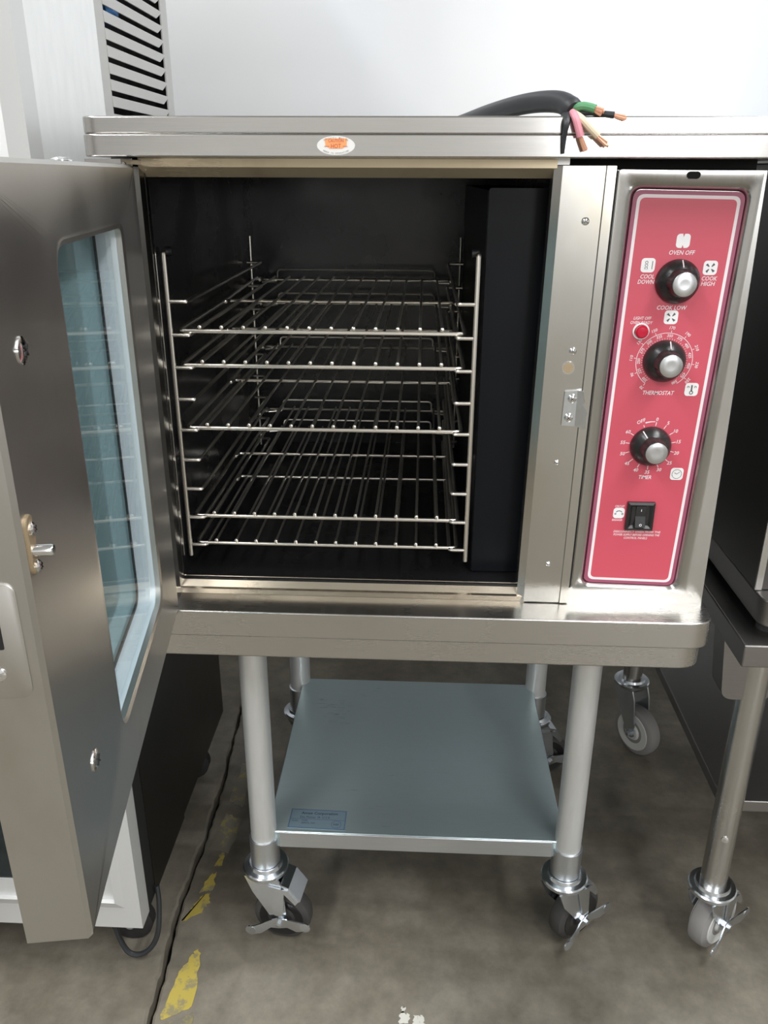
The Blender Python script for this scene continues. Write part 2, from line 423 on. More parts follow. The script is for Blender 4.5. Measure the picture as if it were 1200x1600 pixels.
# post between chamber and controls
def col_loop(z):
    k = 0.0135 * (z - 0.93); xs = ((0.3925, 0.012), (0.3935, -0.001), (0.4020, -0.006), (0.4465, -0.006), (0.4475, -0.0075), (0.4573, -0.0075), (0.4573, 0.002), (0.4140, 0.002), (0.4140, 0.0055), (0.3985, 0.0055), (0.3965, 0.012))
    return [(x + k, y, z) for x, y in xs]
bm = BM(); loft(bm, [col_loop(0.6725), col_loop(1.185)]); obj('door_post', bm, 'steel_post', OV, 12)
for x, z, r in ((0.4335, 1.1305, 0.0042), (0.4325, 0.9923, 0.0042), (0.4255, 0.8598, 0.0030), (0.4257, 0.7262, 0.0030)):
    bm = BM(); screw(bm, (x, -0.006, z), (0, -1, 0), r, 0.0026); obj('screw', bm, ['chrome', 'dark_hole'], OV)
bm = BM(); lathe(bm, (0.429, -0.006, 0.9732), (0, -1, 0), [(-0.0005, 0.0074), (0.0008, 0.0074), (0.0008, 0.006)], 18)
lathe(bm, (0.429, -0.0067, 0.9732), (0, -1, 0), [(-0.001, 0.0058), (0.0004, 0.0058)], 18, 1)
obj('catch_hole', bm, ['chrome', 'rust_tan'], OV)
# latch strike: plate bent out, notched lip, two screws
bm = BM(); 
P = [(0.4265, 0.9065), (0.4425, 0.9055), (0.4425, 0.948), (0.4275, 0.9465)]
plate_xz(bm, P, -0.0095, -0.006)
lip = [(0.4415, 0.9055), (0.4530, 0.9035), (0.4535, 0.9245), (0.4478, 0.9325), (0.4500, 0.9345), (0.4470, 0.9478), (0.4415, 0.948)]
loft(bm, [[(x, -0.0095 - (x - 0.4415) * 0.35, z) for x, z in lip], [(x + 0.001, -0.0062 - (x - 0.4415) * 0.35, z) for x, z in lip]])
st = obj('latch_strike', bm, 'zinc', OV, 20)
for z in (0.9385, 0.916):
    bm = BM(); screw(bm, (0.4342 + (z - 0.92) * 0.1, -0.0095, z), (0, -1, 0), 0.0052, 0.0028); obj('screw', bm, ['chrome', 'dark_hole'], st)
# top canopy and base shelf with rounded corners
def slab(name, x0, x1, y0, y1, z0, z1, r, mt, bev=0.002):
    bm = BM(); P = rquad([(x0, y0), (x1, y0), (x1, y1), (x0, y1)], [r, r, 0.002, 0.002], 8)
    plate_xy(bm, P, z0, z1); return obj(name, bm, mt, OV, 35, bevel=bev)
slab('top_canopy', -0.0825, 0.645, -0.060, YB + 0.01, 1.1915, 1.2122, 0.018, 'steel_canopy', 0.0012)
slab('canopy_rim', -0.0818, 0.6443, -0.0593, YB + 0.01, 1.2124, 1.2285, 0.018, 'steel_canopy', 0.0025)
slab('base_shelf', -0.0950, 0.6285, -0.050, YB, 0.6355, 0.6710, 0.030, 'steel_h', 0.0022)
# control plate: pressed frame round the label
lab = [(0.4723, 0.7010), (0.5839, 0.6985), (0.5983, 1.1602), (0.4819, 1.1622)]
LABR = rquad(lab, 0.010)
pl = [(0.4582, 0.6905), (0.6015, 0.6895), (0.6135, 1.1800), (0.4645, 1.1815)]
bm = BM(); plate_xz(bm, [(0.4530, 0.6910), (0.4575, 0.6910), (0.4640, 1.1808), (0.4600, 1.1808)], -0.0010, 0.0004); obj('seam_shade', bm, 'gasket_gap_black', OV)  # black strip added to paint the shade in the gap beside the post
bm = BM()
A = rquad(pl, 0.003, 6); Bo = rquad(inset(lab, -0.0085), 0.016, 6); Bi = rquad(inset(lab, -0.0045), 0.013, 6); Ci = rquad(inset(lab, -0.0005), 0.010, 6)
rows = [XZ(A, 0.0005), XZ(A, -0.0035), XZ(Bo, -0.0040), XZ(Bi, -0.0068), XZ(Ci, -0.0024), XZ(Ci, 0.0005)]
loft(bm, rows, False, False)
cp = obj('control_plate', bm, 'steel_v', OV, 50)
bm = BM(); plate_xz(bm, rrect(0.014, 0.007, 0.0033), -0.0046, -0.0036)
for v in bm.verts: v.co.x += 0.5412; v.co.z += 1.1765
obj('slot_hole', bm, 'dark_hole', cp)
bm = BM(); plate_xz(bm, LABR, -0.0030, 0.0)
cl = obj('control_label', bm, 'panel_magenta', OV, label='red control label with white border and lettering')
bm = BM(); plate_xz(bm, rquad(inset(lab, 0.0042), 0.008), -0.0032, -0.0029); obj('border_line', bm, 'print_white', cl)
bm = BM(); plate_xz(bm, rquad(inset(lab, 0.0076), 0.006), -0.0034, -0.0031); obj('red_field', bm, 'panel_red', cl)
YL = -0.00355
SH = 0.024
def T(bm, s, cx, cz, width=None, height=None, shear=0.18, weight=0.012, rot=0.0, mi=0):
    text_bm(bm, s, lambda u, v, d: (cx + u + SH * v, YL, cz + v), width, height, shear, weight, rot, mi=mi)
for args in (('OVEN OFF', 0.5400, 1.0992, 0.0275, 0.0047),
             ('COOL', 0.5062, 1.0740, 0.0150, 0.0046),
             ('DOWN', 0.5054, 1.0684, 0.0180, 0.0046),
             ('COOK', 0.5730, 1.0725, 0.0165, 0.0046),
             ('HIGH', 0.5722, 1.0669, 0.0150, 0.0046),
             ('COOK LOW', 0.5370, 1.0410, 0.0325, 0.0046),
             ('LIGHT OFF', 0.5064, 1.0293, 0.0195, 0.0034),
             ('OVEN READY', 0.5060, 1.0244, 0.0245, 0.0034),
             ('THERMOSTAT', 0.5345, 0.9452, 0.0355, 0.0048),
             ('TIMER', 0.5318, 0.8425, 0.0150, 0.0046),
             ('CIRCUIT', 0.5066, 0.8045, 0.0115, 0.0026),
             ('BREAKER', 0.5050, 0.7866, 0.0125, 0.0026),
             ('DISCONNECT OVEN FROM THE', 0.5308, 0.7713, 0.0570, 0.0028),
             ('POWER SUPPLY BEFORE OPENING THE', 0.5306, 0.7672, 0.0560, 0.0028),
             ('CONTROL PANELS', 0.5298, 0.7630, 0.0285, 0.0028)):
    bm = BM(); T(bm, *args); obj('lettering', bm, 'print_white', cl)
# thermostat scale
K2 = (0.5362, 0.9820)
bm = BM()
def line(bm, p, q, wd):
    p = Vector(p); q = Vector(q); d = (q - p).normalized(); nn = Vector((-d.y, d.x)) * wd / 2
    bm.faces.new([bm.verts.new((a.x, YL, a.y)) for a in (p - nn, q - nn, q + nn, p + nn)])
def pol(c, r, deg): return (c[0] + r * math.sin(R(deg)) + SH * r * math.cos(R(deg)), c[1] + r * math.cos(R(deg)))
for i, s in enumerate(('70', '90', '110', '130', '150', '170', '190', '210', '230', '250')):
    a = -146 + 30.3 * i
    T(bm, s, *pol(K2, 0.0372, a), height=0.0034, rot=-R(a), shear=0.1)
    line(bm, pol(K2, 0.0318, a), pol(K2, 0.0342, a), 0.0006)
for i, s in enumerate(('200', '225', '250', '275', '300', '325', '350', '375', '400', '425', '450', '475', '500')):
    a = -139 + 23.9 * i
    T(bm, s, *pol(K2, 0.0284, a), height=0.0032, rot=-R(a), shear=0.1)
for i in range(46):
    a = -146 + 291 * i / 46; b_ = -146 + 291 * (i + 1) / 46
    line(bm, pol(K2, 0.0313, a), pol(K2, 0.0313, b_), 0.0006)
    line(bm, pol(K2, 0.0242, a), pol(K2, 0.0258, a), 0.0004)
obj('thermostat_scale', bm, 'print_white', cl)
# timer scale
K3 = (0.5332, 0.8815); bm = BM()
for i in range(13):
    a = 6 + 24.6 * i
    T(bm, str(5 * i), *pol(K3, 0.0326, a), height=0.0042, shear=0.15)
    line(bm, pol(K3, 0.0245, a), pol(K3, 0.0292, a), 0.0008)
T(bm, 'OFF', *pol(K3, 0.0332, -26), height=0.0042, rot=R(24))
line(bm, pol(K3, 0.0245, -24), pol(K3, 0.0275, -24), 0.0008)
for i in range(6): line(bm, pol(K3, 0.0295, -19 + 3.6 * i), pol(K3, 0.0295, -15.2 + 3.6 * i), 0.0008 + 0.00012 * (6 - i))
obj('timer_scale', bm, 'print_white', cl)
# icons
def icon(name, cx, cz, draw, s=0.0150):
    bm = BM(); P = [(cx + u + SH * v, cz + v) for u, v in rrect(s, s, 0.0036)]
    plate_xz(bm, P, YL - 0.0002, YL + 0.0004, 0)
    draw(bm, cx, cz); obj(name, bm, ['icon_white', 'icon_grey', 'panel_red'], cl)
def flat(bm, pts, mi=1): bm.faces.new([bm.verts.new((x, YL - 0.0004, z)) for x, z in pts]).material_index = mi
def arcline(bm, cx, cz, r, a0, a1, wd=0.0005, n=14, mi=1):
    for i in range(n):
        p, q = R(a0 + (a1 - a0) * i / n), R(a0 + (a1 - a0) * (i + 1) / n)
        flat(bm, [(cx + (r + e) * math.sin(t), cz + (r + e) * math.cos(t)) for t, e in ((p, -wd / 2), (q, -wd / 2), (q, wd / 2), (p, wd / 2))], mi)
def d_fan(bm, cx, cz):
    for a in (45, 135, 225, 315):
        t = R(a); d = Vector((math.sin(t), math.cos(t))); nn = Vector((d.y, -d.x)); c = Vector((cx, cz))
        flat(bm, [tuple(c + d * 0.0018 - nn * 0.0004), tuple(c + d * 0.0058 - nn * 0.0016), tuple(c + d * 0.0056 + nn * 0.0010), tuple(c + d * 0.0018 + nn * 0.0004)])
def d_off(bm, cx, cz):
    for s in (1, -1): flat(bm, [(cx - 0.0011, cz + s * 0.0076), (cx + 0.0011, cz + s * 0.0076), (cx, cz + s * 0.0040)], 2)
def d_cool(bm, cx, cz):
    flat(bm, [(cx + 0.0040, cz - 0.0040), (cx + 0.0047, cz - 0.0040), (cx + 0.0049, cz + 0.0045), (cx + 0.0042, cz + 0.0045)])
    for k in range(3): arcline(bm, cx - 0.0018, cz + 0.003 - 0.003 * k, 0.0014, -150, 150, 0.0005, 8)
def d_therm(bm, cx, cz):
    arcline(bm, cx, cz - 0.0036, 0.0018, 0, 360, 0.0009)
    flat(bm, [(cx - 0.0008, cz - 0.002), (cx + 0.0008, cz - 0.002), (cx + 0.0008, cz + 0.0052), (cx - 0.0008, cz + 0.0052)])
    for s in (1, -1): arcline(bm, cx + s * 0.0040, cz + 0.0028, 0.0011, -140, 140, 0.0006, 8)
def d_clock(bm, cx, cz):
    arcline(bm, cx, cz, 0.0056, 0, 360, 0.0005, 24)
    flat(bm, [(cx, cz - 0.0004), (cx + 0.0034, cz + 0.0024), (cx + 0.0031, cz + 0.0028), (cx, cz + 0.0003)])
    flat(bm, [(cx, cz - 0.0004), (cx, cz + 0.0003), (cx - 0.0028, cz + 0.0019), (cx - 0.0031, cz + 0.0015)])
def d_brk(bm, cx, cz):
    arcline(bm, cx, cz - 0.0012, 0.0042, -55, 55, 0.0009)
    for s in (1, -1): arcline(bm, cx + s * 0.0042, cz - 0.001, 0.0008, 0, 360, 0.0007, 8)
icon('off_icon', 0.5396, 1.1112, d_off, 0.0145); icon('cool_down_icon', 0.5055, 1.0858, d_cool); icon('fan_high_icon', 0.5722, 1.0836, d_fan)
icon('fan_low_icon', 0.5374, 1.0306, d_fan); icon('thermometer_icon', 0.5712, 0.9497, d_therm); icon('clock_icon', 0.5685, 0.8473, d_clock); icon('breaker_icon', 0.5061, 0.7957, d_brk, 0.0135)
# knobs: flared skirt, fluted grip, aluminium cap, white pointer
def knob(cx, cz, deg, r=0.0236):
    bm = BM(); prof = [(0.000, r), (0.003, r * 1.0), (0.008, r * 0.93), (0.0125, r * 0.76), (0.0145, r * 0.66), (0.021, r * 0.60), (0.0275, r * 0.585), (0.0285, r * 0.56)]
    n = 48; loops = []
    for i, (h, q) in enumerate(prof):
        lp = []
        for k in range(n):
            a = 2 * math.pi * k / n
            f = 1 - (0.05 if (k % 8 in (0, 1)) else 0.0) * (1 if i >= 4 else 0)
            lp.append((cx + q * f * math.sin(a), -0.0035 - h, cz + q * f * math.cos(a)))
        loops.append(lp)
    loft(bm, loops)
    kb = obj('knob', bm, 'black_plastic', OV, 30)
    bm = BM(); lathe(bm, (cx, -0.0322, cz), (0, -1, 0), [(-0.001, r * 0.53), (0.0006, r * 0.53), (0.0010, r * 0.50), (0.0007, r * 0.2), (0.0006, 0.0001)], 32)
    obj('knob_cap', bm, 'brushed_cap', kb)
    bm = BM(); a = R(deg); d = Vector((math.sin(a), 0, math.cos(a)))
    c = Vector((cx, -0.0035, cz))
    tube(bm, [c + d * (r * 0.97) + Vector((0, -0.0066, 0)), c + d * (r * 0.84) + Vector((0, -0.0107, 0)), c + d * (r * 0.68) + Vector((0, -0.0146, 0))], 0.0007, 6)
    obj('pointer', bm, 'print_white', kb)
knob(0.5388, 1.0690, 3); knob(K2[0], K2[1], 6); knob(K3[0], K3[1], -32)
bm = BM(); lathe(bm, (0.5062, -0.003, 1.0150), (0, -1, 0), [(0, 0.0092), (0.002, 0.0092), (0.0025, 0.0078), (0.0015, 0.0070)], 24, 0)
lathe(bm, (0.5062, -0.0040, 1.0150), (0, -1, 0), [(0, 0.0070), (0.006, 0.0070), (0.0078, 0.0055), (0.0082, 0.0001)], 24, 1)
obj('indicator_lamp', bm, ['icon_white', 'lamp_red'], OV)
# rocker breaker switch
bm = BM(); P = [(0.5147, 0.7748), (0.5478, 0.7748), (0.5476, 0.8112), (0.5151, 0.8112)]
loft(bm, [XZ(P, -0.003), XZ(P, -0.0075), XZ(inset(P, 0.003), -0.0085), XZ(inset(P, 0.006), -0.0060)])
sw = obj('rocker_switch', bm, 'black_plastic', OV, 20)
bm = BM(); loft(bm, [[(x, y, z) for y, z in ((-0.006, 0.779), (-0.0115, 0.780), (-0.0065, 0.793), (-0.0080, 0.8065), (-0.005, 0.807))] for x in (0.5255, 0.5375)])
rk = obj('rocker', bm, 'black_rubber', sw, 20)
bm = BM(); 
for i in range(16):
    a, b_ = 2 * math.pi * i / 16, 2 * math.pi * (i + 1) / 16
    bm.faces.new([bm.verts.new((0.5315 + r * math.sin(t), -0.0116, 0.7835 + r * math.cos(t))) for t, r in ((a, 0.0010), (b_, 0.0010), (b_, 0.0016), (a, 0.0016))])
for q in ((0.5312, 0.5318),): bm.faces.new([bm.verts.new(v) for v in ((q[0], -0.0086, 0.800), (q[1], -0.0086, 0.800), (q[1], -0.0086, 0.803), (q[0], -0.0086, 0.803))])
obj('switch_marks', bm, 'icon_white', sw)
# caution sticker on the canopy front
cs = BM(); loft(cs, [XZ([(0.1740 + 0.0188 * math.sin(t), 1.2020 + 0.0086 * math.cos(t)) for t in [2 * math.pi * i / 28 for i in range(28)]], y) for y in (-0.0602, -0.0606)])
cs = obj('caution_sticker', cs, 'sticker_white', OV, label='oval white sticker with orange centre')
bm = BM(); plate_xz(bm, [(0.1740 + x, 1.2032 + z) for x, z in ((-0.0110, 0.0052), (0.0110, 0.0052), (0.0105, -0.0012), (0.0062, -0.0040), (-0.0062, -0.0040), (-0.0105, -0.0012))], -0.0608, -0.0606)
obj('orange_field', bm, 'sticker_orange', cs)
bm = BM()
def TS(s, cx, cz, wd, ht, rot=0, mi=0): text_bm(bm, s, lambda u, v, d: (cx + u, -0.06095, cz + v), wd, ht, 0, 0.01, rot, mi=mi)
TS('CAUTION', 0.1740, 1.2063, 0.0150, 0.0030); TS('HOT', 0.1740, 1.2015, 0.0100, 0.0042)
for s in (-1, 1): bm.faces.new([bm.verts.new((0.1740 + s * x, -0.06095, z)) for x, z in ((0.0066, 1.2010), (0.0115, 1.2010), (0.0115, 1.2015), (0.0066, 1.2015))])
for s_, up in (('SURFACES MAY BE', 1), ('WHEN IN OPERATION', -1)):
    n_ = len(s_)
    for i, ch in enumerate(s_):
        if ch == ' ': continue
        a = (i - (n_ - 1) / 2) * (1.75 / n_)
        px = 0.1740 + 0.0160 * math.sin(a); pz = 1.2020 + up * 0.0070 * math.cos(a)
        TS(ch, px, pz, None, 0.0014, -a * 0.45 * up, 1)
obj('sticker_lettering', bm, ['sticker_text', 'sticker_grey'], cs)

# ---------------------------------------------------------------- oven door (part of the oven, swung open)
DH = Vector((-0.035, -0.045, 0)); DT = Vector((0.14989662, -0.98870168, 0)); DN = Vector((0.98870168, 0.14989662, 0))
def D(s, o, z): return DH + DT * s + DN * o + Vector((0, 0, z))
def Dloop(P, o): return [D(s, o, z) for s, z in P]
Z0, Z1, DL, DTH = 0.672, 1.184, 0.487, 0.045
outer = rquad([(0, Z0), (DL, Z0), (DL, Z1), (0, Z1)], 0.0015, 6)
win = rquad([(0.0985, 0.7370), (0.3310, 0.7370), (0.3340, 1.1290), (0.0985, 1.1290)], [0.022, 0.022, 0.022, 0.010], 6)
bm = BM()
def dring(bm, A, o1, B, o2, mi=0):
    a = [bm.verts.new(D(s, o1, z)) for s, z in A]; b_ = [bm.verts.new(D(s, o2, z)) for s, z in B]
    n = len(a)
    for i in range(n):
        j = (i + 1) % n; bm.faces.new((a[i], a[j], b_[j], b_[i])).material_index = mi
e1 = inset(outer, 0.003)
dring(bm, win, -0.001, inset(win, -0.004), 0.0008)
dring(bm, inset(win, -0.004), 0.0008, inset(win, -0.007), 0.0)
dring(bm, inset(win, -0.007), 0.0, e1, 0.0)
dring(bm, e1, 0.0, outer, -0.003)
dring(bm, outer, -0.003, outer, -DTH)
wo = inset(win, 0.004)
dring(bm, outer, -DTH, wo, -DTH)
dring(bm, win, -0.001, win, -0.0065)
door = obj('door', bm, 'steel_door', OV, 30)
bm = BM(); dring(bm, win, -0.0062, win, -0.030); dring(bm, win, -0.030, wo, -0.030); dring(bm, wo, -0.030, wo, -DTH)
obj('window_jamb', bm, 'jamb_white', door, 30)
bm = BM(); wi = inset(win, 0.0005); loft(bm, [Dloop(wi, -0.0062), Dloop(wi, -0.0085)]); obj('inner_pane', bm, 'glass_inner', door)
bm = BM(); wj = inset(win, 0.0006); loft(bm, [Dloop(wj, -0.0295), Dloop(wj, -0.0270)]); obj('outer_pane', bm, 'glass_outer', door)
bm = BM(); dring(bm, inset(win, 0.0003), -0.0250, inset(win, 0.0040), -0.0250); dring(bm, inset(win, 0.0040), -0.0250, inset(win, 0.0040), -0.0268); obj('pane_seal', bm, 'gasket_gap_black', door)
for s, z, r in ((0.4364, 1.0801, 0.0085), (0.4209, 0.7755, 0.0085)):
    bm = BM(); screw(bm, D(s, 0, z), DN, r, 0.0028); obj('screw', bm, ['chrome', 'dark_hole'], door)
# latch pin on its tan plate near the free edge
bm = BM(); P = [(0.4765 + a, 0.9748 + b_) for a, b_ in rrect(0.0125, 0.0370, 0.0055)]
loft(bm, [Dloop(P, -0.0005), Dloop(P, 0.0015), Dloop(inset(P, 0.0008), 0.0021)])
obj('latch_plate', bm, 'rust_tan', door)
bm = BM(); lathe(bm, D(0.4775, 0, 0.9715), DN, [(0, 0.0036), (0.0125, 0.0036), (0.0135, 0.0030), (0.0135, 0.0001)], 16)
obj('latch_pin', bm, 'chrome', door)
for z in (0.9845, 0.9605):
    bm = BM(); screw(bm, D(0.4755, 0.002, z), DN, 0.0042, 0.0026); obj('screw', bm, ['chrome', 'dark_hole'], door)
# lock plate let into the free edge
def Eg(o, z, out): return D(DL + out, o, z)
bm = BM(); P = [(-0.0245 + a, 0.9165 + b_) for a, b_ in rrect(0.0310, 0.0785, 0.007)]
loft(bm, [[Eg(o, z, t) for o, z in Q] for Q, t in ((P, -0.0005), (P, 0.0008), (inset(P, 0.0008), 0.0012))])
obj('lock_plate', bm, 'steel_door', door)
bm = BM(); P = [(-0.0262 + a, 0.9215 + b_) for a, b_ in rrect(0.0110, 0.0190, 0.001, 2)]
loft(bm, [[Eg(o, z, t) for o, z in P] for t in (0.0008, 0.0014)])
obj('lock_slot', bm, 'dark_hole', door)
bm = BM(); lathe(bm, Eg(-0.0262, 0.8950, 0.001), DT, [(0, 0.0042), (0.0012, 0.004), (0.0020, 0.002), (0.0021, 0.0001)], 16); obj('lock_screw', bm, 'chrome', door)
# hinge: bracket under the canopy with dome bolts
bm = BM(); P = [(-0.070, 0.010), (-0.040, 0.010), (-0.040, -0.030), (-0.0360, -0.080), (-0.0700, -0.085)]
plate_xy(bm, P, 1.1846, 1.1890); hb = obj('hinge_bracket', bm, 'steel_dark', OV)
bm = BM(); P = [(-0.068, 0.004), (-0.044, 0.004), (-0.037, -0.045), (-0.036, -0.080), (-0.068, -0.085)]
plate_xy(bm, P, 0.6655, 0.6715); obj('hinge_bracket', bm, 'steel_dark', OV)
for s, o in ((0.200, -0.022), (0.022, -0.012)):
    bm = BM(); lathe(bm, D(s, o, 1.184), (0, 0, 1), [(0, 0.0095), (0.0015, 0.0090), (0.0032, 0.0060), (0.0040, 0.0001)], 20); obj('dome_bolt', bm, 'chrome', door)

# ---------------------------------------------------------------- racks and rack supports inside the oven
RX = [0.026 * i for i in range(12)]
def make_rack():
    r = thing('oven_rack', '', 'rack', (0.143, 0.03, 1.0))
    def A(p): return (p[0], p[1], p[2] + 1.0)
    xa, xb = -0.0265, 0.3125
    bm = BM(); path = fillet([A(p) for p in ((xa, 0.524, 0.002), (xa, 0.262, -0.004), (xa, 0.030, -0.0045), (xb, 0.030, -0.0045), (xb, 0.262, -0.004), (xb, 0.524, 0.002))], 0.010)
    tube(bm, path, 0.0025, 10); obj('frame', bm, 'chrome_wire', r)
    for y, z in ((0.287, -0.0045), (0.5545, -0.0040)):
        bm = BM(); tube(bm, fillet([A(p) for p in ((xa + 0.002, y - 0.016, z), (xa + 0.002, y, z), (xb - 0.002, y, z), (xb - 0.002, y - 0.016, z))], 0.008), 0.0024, 8); obj('cross_bar', bm, 'chrome_wire', r)
    bm = BM(); tube(bm, [A((xa, 0.520, 0.0)), A((xa, 0.556, -0.003))], 0.0022, 8); obj('side_rod', bm, 'chrome_wire', r)
    bm = BM(); tube(bm, [A((xb, 0.520, 0.0)), A((xb, 0.556, -0.003))], 0.0022, 8); obj('side_rod', bm, 'chrome_wire', r)
    bm = BM(); tube(bm, fillet([A(p) for p in ((xa + 0.004, 0.548, -0.008), (0.004, 0.556, -0.008), (0.004, 0.562, 0.012), (0.282, 0.562, 0.012), (0.282, 0.556, -0.008), (xb - 0.004, 0.548, -0.008))], 0.007), 0.0018, 8); obj('back_stop', bm, 'chrome_wire', r)
    for x in RX:
        bm = BM(); tube(bm, [A((x, 0.0262, 0.0004)), A((x, 0.0268, 0.0004)), A((x, 0.0315, 0.0004)), A((x, 0.0335, 0.0003)), A((x, 0.556, 0.0003))], [0.0014, 0.0024, 0.0024, 0.0018, 0.0018], 8); obj('wire', bm, 'chrome_wire', r)
    return r
def copy_tree(o, parent=None):
    c = o.copy(); COL.objects.link(c); c.parent = parent
    for ch in list(o.children): copy_tree(ch, c)
    return c
rack = make_rack()
RZ = [1.008, 0.967, 0.889, 0.7715, 0.733]
RL = ['topmost wire oven rack in the chamber, just below the upright tops', 'second wire oven rack from the top, close under the topmost one',
      'middle wire oven rack, alone halfway up the chamber', 'second wire oven rack from the bottom, close above the lowest one', 'lowest wire oven rack, nearest the chamber floor']
for i, z in enumerate(RZ):
    r = rack if i == 0 else copy_tree(rack)
    r.location.z = z; r['label'] = RL[i]; r['group'] = 'wire racks in the oven'
for sd in (0, 1):
    xu, xin, xb_, xo = ((-0.0346, -0.0125, -0.0305, -0.036), (0.3242, 0.3030, 0.3240, 0.3290))[sd]
    rs = thing('rack_support', ('left wire rack ladder on the chamber wall by the open door', 'right wire rack ladder beside the black air baffle')[sd], 'rack support', (xu, 0.026, 0.715), 'wire rack ladders in the oven')
    sg = 1 if sd == 0 else -1
    bm = BM(); tube(bm, fillet([(xu - sg * 0.0005, 0.034, 1.0915), (xu, 0.026, 1.0925), (xu, 0.026, 0.712)], 0.004), 0.0030, 10); obj('upright', bm, 'chrome_wire', rs)
    bm = BM(); tube(bm, [(xb_, 0.50, 1.080), (xb_, 0.50, 0.715)], 0.0024, 8); obj('upright', bm, 'chrome_wire', rs)
    bm = BM(); lathe(bm, (xu + sg * 0.003, 0.040, 1.0925), (-sg, 0, 0), [(-0.004, 0.0001), (-0.004, 0.0055), (0.0045, 0.0055)], 14); obj('mounting_stud', bm, 'black_enamel', rs)
    for k in range(9):
        z = 1.0380 - 0.0388 * k
        bm = BM(); tube(bm, fillet([(xu, 0.026, z), (xin, 0.026, z), (xin, 0.495, z), (xo, 0.495, z)], 0.004, 4), 0.0024, 8); obj('rung', bm, 'chrome_wire', rs)

# ---------------------------------------------------------------- power cable on the canopy
cb = thing('power_cable', 'thick black power cable with stripped coloured wires, lying over the oven canopy', 'cable', (0.38, 0.02, 1.2285))
bm = BM(); pts = [(0.295, 0.36, 1.2390), (0.3135, 0.24, 1.2395), (0.335, 0.13, 1.2420), (0.3600, 0.050, 1.2450), (0.3800, 0.005, 1.2455), (0.3960, -0.030, 1.2420), (0.4050, -0.052, 1.2330)]
def smooth(pts, k=5):
    pts = [Vector(p) for p in pts]; out = []
    for i in range(len(pts) - 1):
        p0, p1, p2, p3 = pts[max(i - 1, 0)], pts[i], pts[i + 1], pts[min(i + 2, len(pts) - 1)]
        for j in range(k):
            t = j / k
            out.append(0.5 * ((2 * p1) + (p2 - p0) * t + (2 * p0 - 5 * p1 + 4 * p2 - p3) * t * t + (3 * p1 - p0 - 3 * p2 + p3) * t ** 3))
    out.append(pts[-1]); return out
sp = smooth(pts); tube(bm, sp, [0.0102] * (len(sp) - 3) + [0.0108, 0.0105, 0.0085], 16); obj('jacket', bm, 'cable_black', cb)
bm = BM(); tube(bm, smooth([(0.3985, -0.050, 1.2290), (0.3965, -0.0655, 1.2220), (0.3955, -0.0650, 1.2100), (0.3955, -0.0640, 1.1950)]), [0.0058, 0.0055, 0.0050, 0.0044, 0.0038] + [0.0034, 0.0030, 0.0027, 0.0025, 0.0024] + [0.0022, 0.0020, 0.0018, 0.0016, 0.0014, 0.0012], 8)
obj('jacket_strip', bm, 'cable_black', cb)
def lead(name, pts, r, mt, bare):
    bm = BM(); tube(bm, smooth(pts), r, 10); o = obj(name, bm, mt, cb)
    bm = BM(); rng = random.Random(len(pts) + int(r * 1e5))
    p, q = Vector(bare[0]), Vector(bare[1])
    for k in range(6):
        j = Vector((rng.uniform(-1, 1), rng.uniform(-1, 1), rng.uniform(-1, 1))) * r * 0.5
        tube(bm, [p + j * 0.6, p.lerp(q, 0.5) + j, q + j * 1.2], r * 0.42, 6)
    obj('bare_copper', bm, 'copper', o)
lead('green_wire', [(0.4040, -0.050, 1.2350), (0.4110, -0.056, 1.2372), (0.4180, -0.058, 1.2362), (0.4235, -0.060, 1.2345)], 0.0040, 'wire_green', ((0.4235, -0.060, 1.2345), (0.4310, -0.062, 1.2315)))
lead('black_wire', [(0.4080, -0.052, 1.2310), (0.4200, -0.056, 1.2320), (0.4300, -0.058, 1.2305), (0.4420, -0.060, 1.2292)], 0.0031, 'cable_black', ((0.4420, -0.060, 1.2292), (0.4530, -0.062, 1.2268)))
lead('pink_wire', [(0.4030, -0.055, 1.2315), (0.4045, -0.066, 1.2265), (0.4075, -0.068, 1.2180), (0.4105, -0.068, 1.2100)], 0.0037, 'wire_pink', ((0.4105, -0.068, 1.2100), (0.4165, -0.068, 1.1985)))
lead('white_wire', [(0.4050, -0.053, 1.2310), (0.4105, -0.066, 1.2255), (0.4185, -0.069, 1.2175), (0.4265, -0.069, 1.2105)], 0.0035, 'wire_white', ((0.4265, -0.069, 1.2105), (0.4365, -0.069, 1.2035)))

